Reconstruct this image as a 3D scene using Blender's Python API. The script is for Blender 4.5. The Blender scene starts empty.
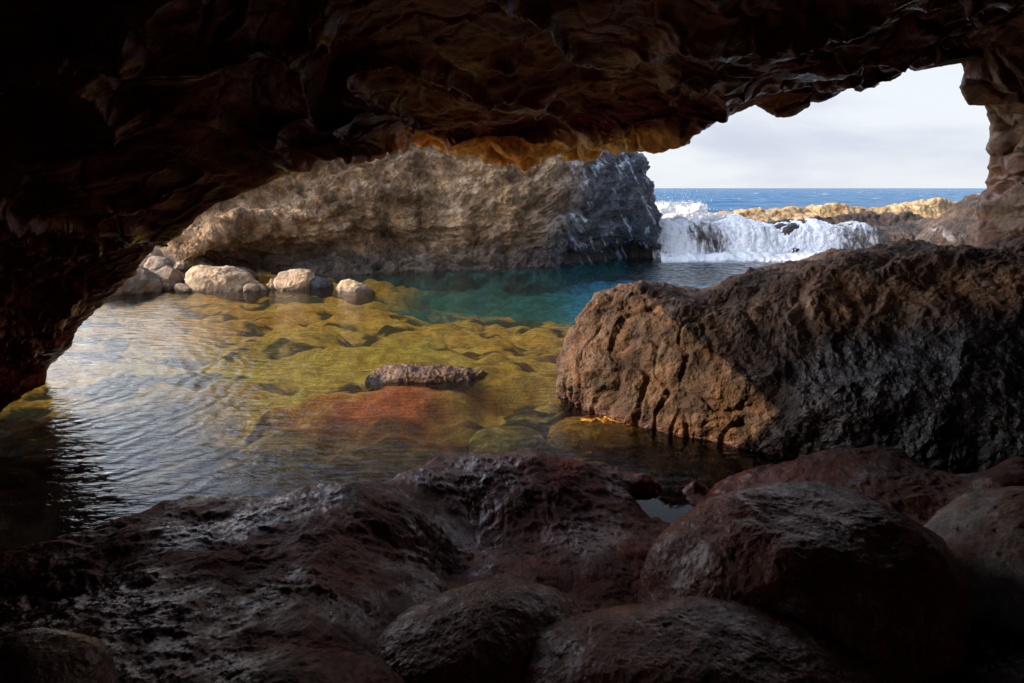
import bpy, math, random
import numpy as np
from mathutils import Vector, Euler

random.seed(7)
RS = np.random.RandomState(11)
scene = bpy.context.scene
COL = scene.collection
F32 = np.float32

# ------------------------------------------------------------------ camera model
W, H, FPX, PITCH, CAMZ = 1024, 683, 620.0, math.radians(13.9), 2.2
CT, ST = math.cos(PITCH), math.sin(PITCH)

def rays(px, py):
    px = np.asarray(px, float); py = np.asarray(py, float)
    u = (px - 512) / FPX; v = (341.5 - py) / FPX
    return np.stack([u, CT + v * ST, -ST + v * CT], -1)

def P(px, py, Y):
    """world point at distance Y in front of the standpoint"""
    d = rays(px, py); s = (np.asarray(Y, float) / d[..., 1])[..., None]
    return d * s + np.array([0, 0, CAMZ])

def PZ(px, py, z):
    """world point on the level z"""
    d = rays(px, py); s = ((np.asarray(z, float) - CAMZ) / d[..., 2])[..., None]
    return d * s + np.array([0, 0, CAMZ])

# ------------------------------------------------------------------ noise
_perm = RS.permutation(256); _perm = np.concatenate([_perm, _perm, _perm]).astype(np.int32)
_g = RS.normal(size=(256, 3)); _g = (_g / np.linalg.norm(_g, axis=1, keepdims=True)).astype(F32)
_rnd = RS.rand(256, 4).astype(F32)

def _hash(ix, iy, iz):
    return _perm[_perm[_perm[ix & 255] + (iy & 255)] + (iz & 255)]

def perlin(p, scale=1.0, off=0.0):
    p = (np.asarray(p) * scale + off).astype(F32)
    i = np.floor(p).astype(np.int32); f = p - i
    w = f * f * f * (f * (f * 6 - 15) + 10)
    out = 0
    for dx in (0, 1):
        wx = w[:, 0] if dx else 1 - w[:, 0]
        for dy in (0, 1):
            wy = w[:, 1] if dy else 1 - w[:, 1]
            for dz in (0, 1):
                wz = w[:, 2] if dz else 1 - w[:, 2]
                g = _g[_hash(i[:, 0] + dx, i[:, 1] + dy, i[:, 2] + dz)]
                out = out + wx * wy * wz * (g[:, 0] * (f[:, 0] - dx) + g[:, 1] * (f[:, 1] - dy) + g[:, 2] * (f[:, 2] - dz))
    return out * 1.5

def fbm(p, scale, octv=4, gain=0.5, off=0.0, mode=''):
    a, t, out = 1.0, 0.0, 0
    for k in range(octv):
        n = perlin(p, scale * 2.03 ** k, off + 17.3 * k)
        if mode == 'ridge': n = 1 - 2 * np.abs(n)
        elif mode == 'billow': n = 2 * np.abs(n) - 0.5
        out = out + a * n; t += a; a *= gain
    return out / t

def worley(p, scale, off=0.0):
    """distance to nearest cell point, to the second, and a random value per cell"""
    p = (np.asarray(p) * scale + off).astype(F32)
    i = np.floor(p).astype(np.int32)
    f1 = np.full(len(p), 9, F32); f2 = f1.copy(); cid = np.zeros(len(p), np.int32)
    for dx in (-1, 0, 1):
        for dy in (-1, 0, 1):
            for dz in (-1, 0, 1):
                h = _hash(i[:, 0] + dx, i[:, 1] + dy, i[:, 2] + dz)
                r = _rnd[h]
                d = np.sqrt((i[:, 0] + dx + r[:, 0] - p[:, 0]) ** 2 + (i[:, 1] + dy + r[:, 1] - p[:, 1]) ** 2 + (i[:, 2] + dz + r[:, 2] - p[:, 2]) ** 2)
                near = d < f1
                f2 = np.where(near, f1, np.minimum(f2, d)); cid = np.where(near, h, cid); f1 = np.where(near, d, f1)
    return f1, f2, _rnd[cid, 3]

def sstep(a, b, x):
    t = np.clip((x - a) / (b - a), 0, 1); return t * t * (3 - 2 * t)

def mix(a, b, t):
    t = np.asarray(t)[..., None]; return np.asarray(a) * (1 - t) + np.asarray(b) * t

# ------------------------------------------------------------------ mesh helpers
def grid_normals(G):
    du = np.gradient(G, axis=0); dv = np.gradient(G, axis=1)
    n = np.cross(du, dv); n /= np.linalg.norm(n, axis=2, keepdims=True) + 1e-12
    return n

def make_mesh(name, V, Fq, mat, col=None, smooth=True, parent=None):
    me = bpy.data.meshes.new(name)
    n, m = len(V), len(Fq)
    k = Fq.shape[1]
    me.vertices.add(n); me.vertices.foreach_set('co', np.ascontiguousarray(V, F32).ravel())
    me.loops.add(m * k); me.loops.foreach_set('vertex_index', np.ascontiguousarray(Fq, np.int32).ravel())
    me.polygons.add(m)
    me.polygons.foreach_set('loop_start', np.arange(0, m * k, k, dtype=np.int32))
    me.update(calc_edges=True)
    me.polygons.foreach_set('use_smooth', np.full(m, smooth))
    if col is not None:
        a = me.color_attributes.new('Col', 'FLOAT_COLOR', 'POINT')
        c = np.ones((n, 4), F32); c[:, :col.shape[1]] = col
        a.data.foreach_set('color', c.ravel())
    me.materials.append(mat)
    o = bpy.data.objects.new(name, me); COL.objects.link(o)
    if parent is not None: o.parent = parent
    return o

def grid_faces(a, b, wrap=False, flip=False):
    i = np.arange(a - 1)[:, None]; jn = b if wrap else b - 1
    j = np.arange(jn)[None, :]; j2 = (j + 1) % b
    q = np.stack([i * b + j, i * b + j2, (i + 1) * b + j2, (i + 1) * b + j], -1).reshape(-1, 4)
    return q[:, ::-1] if flip else q

def tag(o, label, cat, group=None, kind=None):
    o['label'] = label; o['category'] = cat
    if group: o['group'] = group
    if kind: o['kind'] = kind
    return o

def rs(row, n, sm=0):
    """resample a polyline of world points evenly in parameter; row = (k,3)"""
    row = np.asarray(row, float)
    d = np.concatenate([[0], np.cumsum(np.linalg.norm(np.diff(row, axis=0), axis=1))]); d /= d[-1]
    t = np.linspace(0, 1, n)
    out = np.stack([np.interp(t, d, row[:, k]) for k in range(3)], -1)
    return smooth1(out, sm) if sm else out

def smooth1(a, sm):
    k = np.exp(-0.5 * (np.arange(-3 * sm, 3 * sm + 1) / sm) ** 2); k /= k.sum()
    pad = np.concatenate([2 * a[:1] - a[1:3 * sm + 1][::-1], a, 2 * a[-1:] - a[-3 * sm - 1:-1][::-1]])
    return np.stack([np.convolve(pad[:, i], k, 'valid') for i in range(a.shape[1])], -1)

def spline_rows(rows, tpar, ts):
    """Catmull-Rom through rows (m,n,3) placed at parameters tpar, sampled at ts -> (n,len(ts),3)"""
    R = np.asarray(rows); m = len(R); tp = np.asarray(tpar, float)
    tan = np.zeros_like(R)
    for i in range(m):
        a, b = max(i - 1, 0), min(i + 1, m - 1)
        tan[i] = (R[b] - R[a]) / (tp[b] - tp[a])
    out = []
    for t in ts:
        i = min(max(np.searchsorted(tp, t) - 1, 0), m - 2)
        h = tp[i + 1] - tp[i]; u = (t - tp[i]) / h
        out.append((2 * u**3 - 3 * u**2 + 1) * R[i] + (u**3 - 2 * u**2 + u) * h * tan[i] + (-2 * u**3 + 3 * u**2) * R[i + 1] + (u**3 - u**2) * h * tan[i + 1])
    return np.stack(out, 1)

def dens(parts):
    """parts = [(t0,t1,n),...] -> sample parameters"""
    out = []
    for a, b, n in parts: out += list(np.linspace(a, b, n, endpoint=False))
    return np.array(out + [parts[-1][1]])

# ------------------------------------------------------------------ materials
def new_mat(name):
    m = bpy.data.materials.new(name); m.use_nodes = True
    nt = m.node_tree; nt.nodes.clear()
    return m, nt

class NT:
    def __init__(s, nt): s.nt = nt
    def n(s, typ, **kw):
        x = s.nt.nodes.new(typ)
        for k, v in kw.items():
            if k.startswith('i_'):
                key = k[2:]; x.inputs[int(key) if key.isdigit() else key.replace('_', ' ')].default_value = v
            else: setattr(x, k, v)
        return x
    def l(s, a, b): s.nt.links.new(a, b)
    def math(s, op, a, b=None, c=None, clamp=False):
        x = s.nt.nodes.new('ShaderNodeMath'); x.operation = op; x.use_clamp = clamp
        for i, v in enumerate((a, b, c)):
            if v is None: continue
            if isinstance(v, (int, float)): x.inputs[i].default_value = v
            else: s.l(v, x.inputs[i])
        return x.outputs[0]
    def ramp(s, fac, a, b, c0=0.0, c1=1.0):
        x = s.nt.nodes.new('ShaderNodeMapRange'); x.interpolation_type = 'SMOOTHSTEP'
        s.l(fac, x.inputs[0]); x.inputs[1].default_value = a; x.inputs[2].default_value = b
        x.inputs[3].default_value = c0; x.inputs[4].default_value = c1
        return x.outputs[0]

def rock_material(name, grain=1.0, bump=0.02, pits=0.5, rough=(0.35, 0.75), var=0.55, spec=0.5, warm=(1, 1, 1), coat=0.0, tint=None):
    """basalt: colour from the mesh (alpha = how wet), broken up by grain, pits and small bumps"""
    m, nt = new_mat(name); q = NT(nt)
    out = q.n('ShaderNodeOutputMaterial'); b = q.n('ShaderNodeBsdfPrincipled'); q.l(b.outputs[0], out.inputs[0])
    at = q.n('ShaderNodeAttribute', attribute_name='Col')
    tc = q.n('ShaderNodeNewGeometry')
    pos = tc.outputs['Position']
    n1 = q.n('ShaderNodeTexNoise', i_Scale=7 * grain, i_Detail=8.0, i_Roughness=0.65); q.l(pos, n1.inputs['Vector'])
    n2 = q.n('ShaderNodeTexNoise', i_Scale=38 * grain, i_Detail=6.0, i_Roughness=0.7); q.l(pos, n2.inputs['Vector'])
    v1 = q.n('ShaderNodeTexVoronoi', i_Scale=26 * grain); q.l(pos, v1.inputs['Vector'])
    v2 = q.n('ShaderNodeTexVoronoi', i_Scale=70 * grain); q.l(pos, v2.inputs['Vector'])
    f = q.math('MULTIPLY', q.ramp(n1.outputs[0], 0.3, 0.72, 1 - var, 1 + var * 0.9), q.ramp(n2.outputs[0], 0.3, 0.7, 0.72, 1.25))
    sc = q.n('ShaderNodeVectorMath', operation='SCALE'); q.l(at.outputs['Color'], sc.inputs[0]); q.l(f, sc.inputs['Scale'])
    hue = q.n('ShaderNodeTexNoise', i_Scale=3.1 * grain, i_Detail=5.0); q.l(pos, hue.inputs['Vector'])
    mx = q.n('ShaderNodeMix', data_type='RGBA', blend_type='MULTIPLY'); q.l(q.ramp(hue.outputs[0], 0.42, 0.62), mx.inputs[0])
    q.l(sc.outputs[0], mx.inputs[6]); mx.inputs[7].default_value = (warm[0], warm[1], warm[2], 1)
    q.l(mx.outputs[2], b.inputs['Base Color'])
    wet = at.outputs['Alpha']
    r = q.math('ADD', q.math('MULTIPLY', wet, rough[0] - rough[1]), rough[1])
    r = q.math('MULTIPLY', r, q.ramp(n2.outputs[0], 0.3, 0.7, 0.75, 1.3), clamp=True)
    q.l(r, b.inputs['Roughness'])
    b.inputs['Specular IOR Level'].default_value = spec
    if tint: b.inputs['Specular Tint'].default_value = (*tint, 1)
    if coat:
        q.l(q.math('MULTIPLY', q.ramp(q.math('ADD', wet, q.math('MULTIPLY', q.math('SUBTRACT', n1.outputs[0], .5), 1.6)), .62, 1.05), coat), b.inputs['Coat Weight']); q.l(q.ramp(n2.outputs[0], .35, .65, .10, .32), b.inputs['Coat Roughness'])
    h = q.math('ADD', q.math('MULTIPLY', n1.outputs[0], 1.4), q.math('MULTIPLY', n2.outputs[0], 0.5))
    pit = q.math('ADD', q.ramp(v1.outputs['Distance'], 0.0, 0.4), q.math('MULTIPLY', q.ramp(v2.outputs['Distance'], 0.0, 0.4), 0.4))
    h = q.math('ADD', h, q.math('MULTIPLY', pit, pits * 0.5))
    bp = q.n('ShaderNodeBump', i_Strength=1.0, i_Distance=bump); q.l(h, bp.inputs['Height']); q.l(bp.outputs[0], b.inputs['Normal'])
    if coat:
        bc = q.n('ShaderNodeBump', i_Strength=.35, i_Distance=bump); q.l(h, bc.inputs['Height']); q.l(bc.outputs[0], b.inputs['Coat Normal'])
    return m

M_CAVE = rock_material('cave_basalt', 0.8, 0.014, 0.3, (0.14, 0.7), 0.5, 0.45, (1.0, 0.75, 0.7), coat=.45, tint=(1, .42, .34))
M_FG = rock_material('foreground_basalt', 1.5, 0.012, 0.35, (0.16, 0.75), 0.55, 0.6, (1.0, 0.55, 0.45), coat=.8, tint=(1, .5, .36))
M_LIT = rock_material('rough_basalt', 1.3, 0.022, 0.9, (0.25, 0.8), 0.5, 0.4, (1.0, 0.82, 0.62), coat=.55)
M_FAR = rock_material('cliff_rock', 0.75, 0.07, 0.6, (0.18, 0.9), 0.5, 0.45, (0.95, 0.85, 0.72))
M_STONE = rock_material('boulder_stone', 1.6, 0.008, 0.6, (0.3, 0.75), 0.4, 0.45, (1.0, 0.8, 0.72))
M_SHORE = rock_material('shore_stone', 1.0, 0.02, 0.3, (0.2, 0.85), 0.35, 0.4, (1.0, 0.9, 0.8))

# ------------------------------------------------------------------ cave shell
LIP = [(-60,452,6.0),(0,411,6.3),(23,394,6.7),(45,383,7.0),(47,370,7.0),(51,359,7.0),(63,350,7.0),(71,342,7.0),(78,327,7.0),(92,314,7.0),(106,300,7.0),
 (122,284,7.0),(137,267,7.0),(156,244,7.0),(172,236,7.0),(188,223,7.0),(203,211,7.0),(219,201,7.0),(234,196,7.0),(250,188,7.0),(274,176,7.0),(291,167,7.0),(309,170,7.0),
 (317,157,7.0),(328,159,7.0),(340,156,7.0),(369,157,7.1),(391,151,7.2),(410,143,7.3),(428,143,7.5),(445,153,7.7),(463,162,7.8),(479,160,7.8),(500,165,7.8),(518,169,7.8),
 (538,166,7.8),(553,159,7.7),(573,157,7.6),(600,154,7.4),(624,147,7.1),(645,146,7.0),(662,148,6.9),(674,146,6.8),(681,140,6.8),(686,132,6.7),(691,126,6.7),(705,122,6.6),(712,120,6.6),
 (715,113,6.6),(727,113,6.6),(739,110,6.5),(748,105,6.5),(757,104,6.5),(768,110,6.5),(778,113,6.4),(790,113,6.4),(801,107,6.4),(806,97,6.4),(814,95,6.3),(821,98,6.3),
 (828,94,6.3),(835,88,6.3),(838,79,6.3),(840,72,6.2),(846,69,6.2),(855,73,6.2),(864,72,6.2),(871,68,6.2),(879,67,6.2),(886,63,6.1),(891,60,6.1),(893,54,6.1),(896,61,6.1),
 (905,62,6.1),(913,61,6.1),(918,66,6.1),(923,70,6.1),(934,70,6.1),(944,68,6.1),(951,66,6.1),(958,65,6.1),(964,79,6.1),(965,92,6.1),(968,101,6.1),(977,103,6.1),(984,105,6.2),
 (989,113,6.3),(992,120,6.3),(990,131,6.4),(987,143,6.4),(991,156,6.4),(987,167,6.4),(990,184,6.4),(985,194,6.4),(982,203,6.3),(980,219,6.3),(976,234,6.2),(974,260,6.1),(972,330,6.0),(970,400,6.0),(965,470,5.9)]

def build_cave():
    lip = np.array(LIP, float)
    lip[:, 2] = np.interp(lip[:, 0], [-60, 0, 47, 71, 106, 150, 188, 250, 330, 380, 400, 428, 463, 545, 590, 635, 674, 740, 790],
                           [6, 6.3, 7, 6.5, 5.7, 5.0, 4.65, 4.5, 4.6, 5.2, 6.3, 7.0, 7.2, 7.2, 6.8, 6.2, 6.0, 6.0, 6.2]) * (lip[:, 0] < 790) + lip[:, 2] * (lip[:, 0] >= 790)
    lip[:, 1] -= 12 * sstep(815, 838, lip[:, 0]) * (1 - sstep(962, 975, lip[:, 0]))
    lip[:, 1] -= 7 * np.exp(-((lip[:, 0] - 505) / 90) ** 4)
    Lp = P(lip[:, 0], lip[:, 1], lip[:, 2])
    ns = 1500
    L = rs(Lp, ns)
    # base rows are smoothed versions of the lip pushed outward and inward
    Ls = smooth1(L, 60)
    c = np.array([0.3, 0, 0.9])
    o = (Ls - c); o[:, 1] = 0; o /= np.linalg.norm(o, axis=1, keepdims=True)
    o[:, 2] = np.where(o[:, 2] < 0, o[:, 2] * 0.2, o[:, 2])
    s = np.linspace(0, 1, ns); lean = .75 * sstep(.5, -1.5, Ls[:, 0])
    def row(dy, do, base=Ls, y=None, zc=None, k=0.0):
        r = (1 - k) * base + k * L + o * do
        r = r.copy()
        if y is not None: r[:, 1] = y
        else: r[:, 1] += dy
        if do > .3 and y is None and dy > -3.6 and dy not in (-.28, -.75): r[:, 1] -= lean * np.maximum(o[:, 2], 0) * do
        if zc is not None: r[:, 2] = np.maximum(r[:, 2], zc) if False else r[:, 2]
        return r
    rows = [row(-3.5, 9.0), row(-1.3, 4.0), row(0.1, 1.5, k=0.2), row(0.22, 0.5, k=.6), L.copy(),
            row(-0.28, 0.12, k=.75), row(-0.75, 0.36, k=.3), row(0, 0.8, y=3.2), row(0, 1.25, y=2.0), row(0, 1.5, y=0.0), row(0, 1.0, y=-2.5), row(0, -0.8, y=-4.0)]
    back = row(0, 0, y=-4.6) * 0 + np.array([0, -4.4, 1.5]); rows.append(back)
    # the roof inside keeps clear of the lip line seen from the standpoint
    tp = [0, .1, .17, .21, .24, .27, .34, .46, .62, .76, .88, .96, 1.0]
    ts = dens([(0, .1, 14), (.1, .2, 30), (.2, .29, 110), (.29, .46, 260), (.46, .62, 260), (.62, .76, 60), (.76, .981, 50)])   # stops short: opening added behind the camera for fill light on the boulders
    G = spline_rows(rows, tp, ts)
    nt_ = len(ts)
    N = grid_normals(G)
    p = G.reshape(-1, 3); n = N.reshape(-1, 3)
    # make normals point to the inside of the cave
    inside = np.array([0, 2, 1.2]) - p
    if (n * inside).sum() < 0: n = -n
    T = np.repeat(ts[None, :], ns, 0).ravel(); S = np.repeat(s[:, None], nt_, 1).ravel()
    liplock = sstep(0.0, 0.055, np.abs(T - 0.24))           # keep the lip line itself
    # stretched, warped laminations of the lava roof
    wv = np.stack([perlin(p, .9, 3), perlin(p, .9, 9), perlin(p, .9, 21)], -1)
    q = p + 0.35 * wv
    lam = fbm(q * np.array([.55, .9, 2.4]), 1.5, 3, .5, 5)
    st = lam * 4.0; fr = st - np.floor(st); terr = np.floor(st) + sstep(0.55, 1.0, fr)
    big = fbm(p, .55, 2, .5, 2)
    rid = fbm(q * np.array([.7, .8, 1.6]), 2.4, 4, .55, 31, 'ridge')
    med = fbm(p, 3.2, 3, .5, 44)
    fine = fbm(p, 12, 3, .55, 61)
    f1, f2, cr = worley(p + 0.12 * wv, 2.3)
    e1, e2, er = worley(p * np.array([.8, .8, 1.3]) + .08 * wv, 4.2)
    chips = (er - .5) * sstep(0, .22, e2 - e1) - .35 * (1 - sstep(0, .07, e2 - e1))
    blocky = (cr - .5) * sstep(0.0, 0.12, f2 - f1) - 0.5 * (1 - sstep(0, .1, f2 - f1))
    right = sstep(1.2, 3.2, p[:, 0])
    lefty = sstep(-2.5, -4.0, p[:, 0])
    amp = 0.25 + 0.75 * liplock
    q = q + .12 * np.stack([perlin(p, 2.6, 13), perlin(p, 2.6, 19), perlin(p, 2.6, 33)], -1); vn = np.abs(perlin(q * np.array([.55, .8, 1.5]), 1.15, 31)); vn2 = np.abs(perlin(q * np.array([.7, .8, 1.3]), 3.1, 57))
    veins = np.clip(1 - vn * 5.5, 0, 1) ** 1.5 + .22 * np.clip(1 - vn2 * 5, 0, 1) ** 1.5 * sstep(-.1, .3, big)
    vn3 = np.abs(perlin(q * np.array([.7, .9, 1.4]) + .1 * wv, 3.0, 157)); thin = np.clip(1 - vn3 * 9, 0, 1) * sstep(-.25, .15, fbm(p, .8, 2, .5, 163)); veins = veins + .3 * thin
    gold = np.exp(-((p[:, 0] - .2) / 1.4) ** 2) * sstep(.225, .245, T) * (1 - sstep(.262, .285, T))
    g1, g2, gr = worley(p + .2 * wv, 3.4)
    d = amp * (0.24 * big * liplock + (1 - .6 * right) * 0.045 * chips * sstep(-.35, .1, fbm(p, .7, 2, .5, 201)) + 0.02 * terr + 0.10 * veins + 0.03 * rid + 0.03 * med + 0.17 * right * blocky) + 0.010 * fine
    d += amp * right * .05 * rid + gold * .07 * fbm(p * np.array([2.4, .5, 1]), 1.6, 3, .55, 87, 'ridge') + gold * (.13 * (.5 - g1) + .12 * (gr - .5) * sstep(0, .15, g2 - g1))
    d += amp * lefty * 0.09 * fbm(p * np.array([1, 1, .5]), 4.0, 3, .6, 77, 'billow')
    p2 = p + n * d[:, None]
    # colour
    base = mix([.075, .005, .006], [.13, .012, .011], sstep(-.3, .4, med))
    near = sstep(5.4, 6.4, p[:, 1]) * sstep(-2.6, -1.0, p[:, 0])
    base = mix(base, [.95, .58, .16], np.clip(near * (1 - right) * .5 * (1 - sstep(.26, .30, T)) + gold, 0, 1) * .92)  # golden light along the lip painted into the rock colour
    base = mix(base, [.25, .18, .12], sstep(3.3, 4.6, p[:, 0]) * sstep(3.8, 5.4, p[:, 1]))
    base = mix(base, [.16, .12, .09], (T < .2).astype(float))
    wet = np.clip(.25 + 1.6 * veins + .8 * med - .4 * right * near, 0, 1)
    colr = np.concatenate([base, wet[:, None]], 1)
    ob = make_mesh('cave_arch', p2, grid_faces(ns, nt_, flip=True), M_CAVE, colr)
    return ob

cave = tag(build_cave(), 'dark lava rock arch of the sea cave framing the whole view', 'cave arch', kind='structure')

#ROUND
def stone_mesh(name, c, r, mat, colf, seed=0, res=(160, 240), rot=0.0, amp=(.22, .06, .02), facet=0.0, power=2.3, parent=None, tilt=0.0, rough_pits=0.0):
    a, b = res
    th = np.linspace(0.001, math.pi - .001, a)[:, None]; ph = np.linspace(0, 2 * math.pi, b, endpoint=False)[None, :]
    d = np.stack([np.sin(th) * np.cos(ph), np.sin(th) * np.sin(ph), np.cos(th) + 0 * ph], -1).reshape(-1, 3)
    k = (np.abs(d) ** power).sum(1) ** (-1 / power)
    e = d * k[:, None]
    off = seed * 13.7
    rad = 1 + amp[0] * fbm(d, 1.1, 2, .5, off)
    if facet:
        pl = np.random.RandomState(seed + 5).normal(size=(14, 3)); pl /= np.linalg.norm(pl, axis=1, keepdims=True)
        hgt = .55 + .4 * np.random.RandomState(seed + 9).rand(14)
        proj = (e * rad[:, None]) @ pl.T
        lim = np.min(np.where(proj > 1e-3, hgt[None, :] / np.maximum(proj, 1e-3), 9), 1)
        rad = rad * (1 - facet) + facet * rad * np.minimum(1, lim)
    v = e * rad[:, None] * np.asarray(r)
    sc = 1.0
    nrm = d / np.asarray(r); nrm /= np.linalg.norm(nrm, axis=1, keepdims=True)
    rm = float(np.mean(r))
    v = v + nrm * (rm * amp[1] * fbm(v, 2.2 / rm, 4, .55, off + 3, 'ridge') + rm * amp[2] * fbm(v, 9 / rm, 4, .6, off + 7))[:, None]
    if rough_pits:
        f1, f2, cr = worley(v + .02 * perlin(v, 14, 5)[:, None], 1 / .045, off)
        v = v - nrm * (rough_pits * (1 - sstep(.05, .38, f1)) * sstep(.5, .95, cr) * sstep(-.1, .25, fbm(v, 5, 2, .5, off)))[:, None]
    R = np.array(Euler((tilt, 0, rot)).to_matrix())
    v = v @ R.T
    wp = v + np.asarray(c)
    col = colf(wp)
    o = make_mesh(name, v, grid_faces(a, b, wrap=True, flip=False), mat, col, parent=parent)
    o.location = Vector([float(x) for x in c])
    return o

def flat_col(rgb, wet, dark_base=None, z0=0.0, z1=.12):
    def f(w):
        k = fbm(w, 2.5, 3, .5, 4)
        c = mix(np.array(rgb) * .75, np.array(rgb) * 1.3, sstep(-.35, .35, k))
        wt = np.full(len(w), wet)
        m = 1 - sstep(z0, z1, w[:, 2] + .05 * k)
        c = mix(c, np.array(rgb) * .3, m * .85); wt = np.maximum(wt, m * .95)
        return np.concatenate([c, wt[:, None]], 1)
    return f

for i_, (px_, py_, Y_, r_, fc_, col_) in enumerate([(785, 98, 6.15, (.16, .2, .17), .2, (.10, .075, .055)), (922, 54, 5.75, (.12, .16, .15), .9, (.42, .26, .14)), (902, 52, 5.75, (.10, .16, .09), .9, (.20, .12, .08)),
        (856, 60, 5.9, (.14, .18, .10), .9, (.22, .13, .08)), (944, 50, 5.85, (.14, .3, .17), .9, (.05, .03, .025)), (716, 114, 6.55, (.07, .1, .08), .6, (.25, .14, .08)), (818, 84, 6.3, (.2, .3, .15), .8, (.07, .04, .03)), (992, 90, 6.0, (.2, .3, .16), .9, (.25, .15, .10)),
        (660, 136, 6.9, (.3, .3, .14), .8, (.35, .19, .06)), (884, 38, 5.6, (.12, .15, .14), .7, (.18, .13, .10))]):
    o = stone_mesh('hanging_stone', P(px_, py_, Y_), r_, M_STONE, flat_col(col_, .25, z0=-1, z1=-.5), 60 + i_, res=(90, 130), amp=(.2, .05, .02), facet=fc_, power=3, rot=.3 * i_, parent=cave)

# boulders in front of the camera
FG = 'dark boulders lying at the cave mouth in front'
def fg_boulder(px, py, Y, r, seed, label, rgb=(.15, .038, .022), wet=.85, mat=M_FG, **kw):
    c = P(px, py, Y)
    o = stone_mesh('boulder', c, r, mat, flat_col(rgb, wet, z0=-1, z1=-.5), seed, **kw)
    return tag(o, label, 'boulder', FG)
fg_boulder(797, 622, 2.55, (.77, .55, .60), 3, 'big smooth dark boulder, largest of those at the bottom, right of the tide pool', res=(420, 620), amp=(.14, .035, .012), rot=.3, rough_pits=.01)
fg_boulder(696, 712, 1.9, (.74, .42, .37), 8, 'broad low dark boulder at the bottom edge in front of the big smooth one', res=(420, 620), amp=(.12, .03, .012), rot=-.1, facet=.15, rough_pits=.008)
fg_boulder(476, 672, 2.12, (.51, .34, .31), 12, 'rounded dark boulder at the bottom edge between the ledge and the tide pool', res=(360, 520), amp=(.13, .03, .012), rot=.5, facet=.15, rough_pits=.006)
fg_boulder(1048, 586, 2.75, (.57, .5, .45), 21, 'grey pitted boulder cut off by the right edge', rgb=(.21, .195, .175), wet=.3, res=(360, 520), amp=(.12, .03, .012), rough_pits=.014)
fg_boulder(32, 704, 1.52, (.205, .2, .19), 30, 'small dark rounded boulder in the bottom left corner', rgb=(.11, .05, .035), res=(300, 420), amp=(.14, .03, .012), rough_pits=.006)

# ------------------------------------------------------------------ foreground ledge (height sheet)
def rbf(pts, vals, q, smooth=1e-3):
    pts = np.asarray(pts); d = np.linalg.norm(pts[:, None] - pts[None], axis=2)
    A = d + np.eye(len(pts)) * smooth
    Pm = np.concatenate([np.ones((len(pts), 1)), pts], 1)
    M = np.block([[A, Pm], [Pm.T, np.zeros((3, 3))]])
    w = np.linalg.solve(M, np.concatenate([vals, np.zeros(3)]))
    out = np.zeros(len(q))
    for i in range(0, len(q), 20000):
        qq = q[i:i + 20000]
        out[i:i + 20000] = np.linalg.norm(qq[:, None] - pts[None], axis=2) @ w[:len(pts)] + w[len(pts)] + qq @ w[len(pts) + 1:]
    return out

def bilinear(A, xs, ys, x, y):
    fx = np.clip((x - xs[0]) / (xs[1] - xs[0]), 0, len(xs) - 1.001); fy = np.clip((y - ys[0]) / (ys[1] - ys[0]), 0, len(ys) - 1.001)
    i = fx.astype(int); j = fy.astype(int); u = fx - i; v = fy - j
    return A[i, j] * (1 - u) * (1 - v) + A[i + 1, j] * u * (1 - v) + A[i, j + 1] * (1 - u) * v + A[i + 1, j + 1] * u * v

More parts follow.
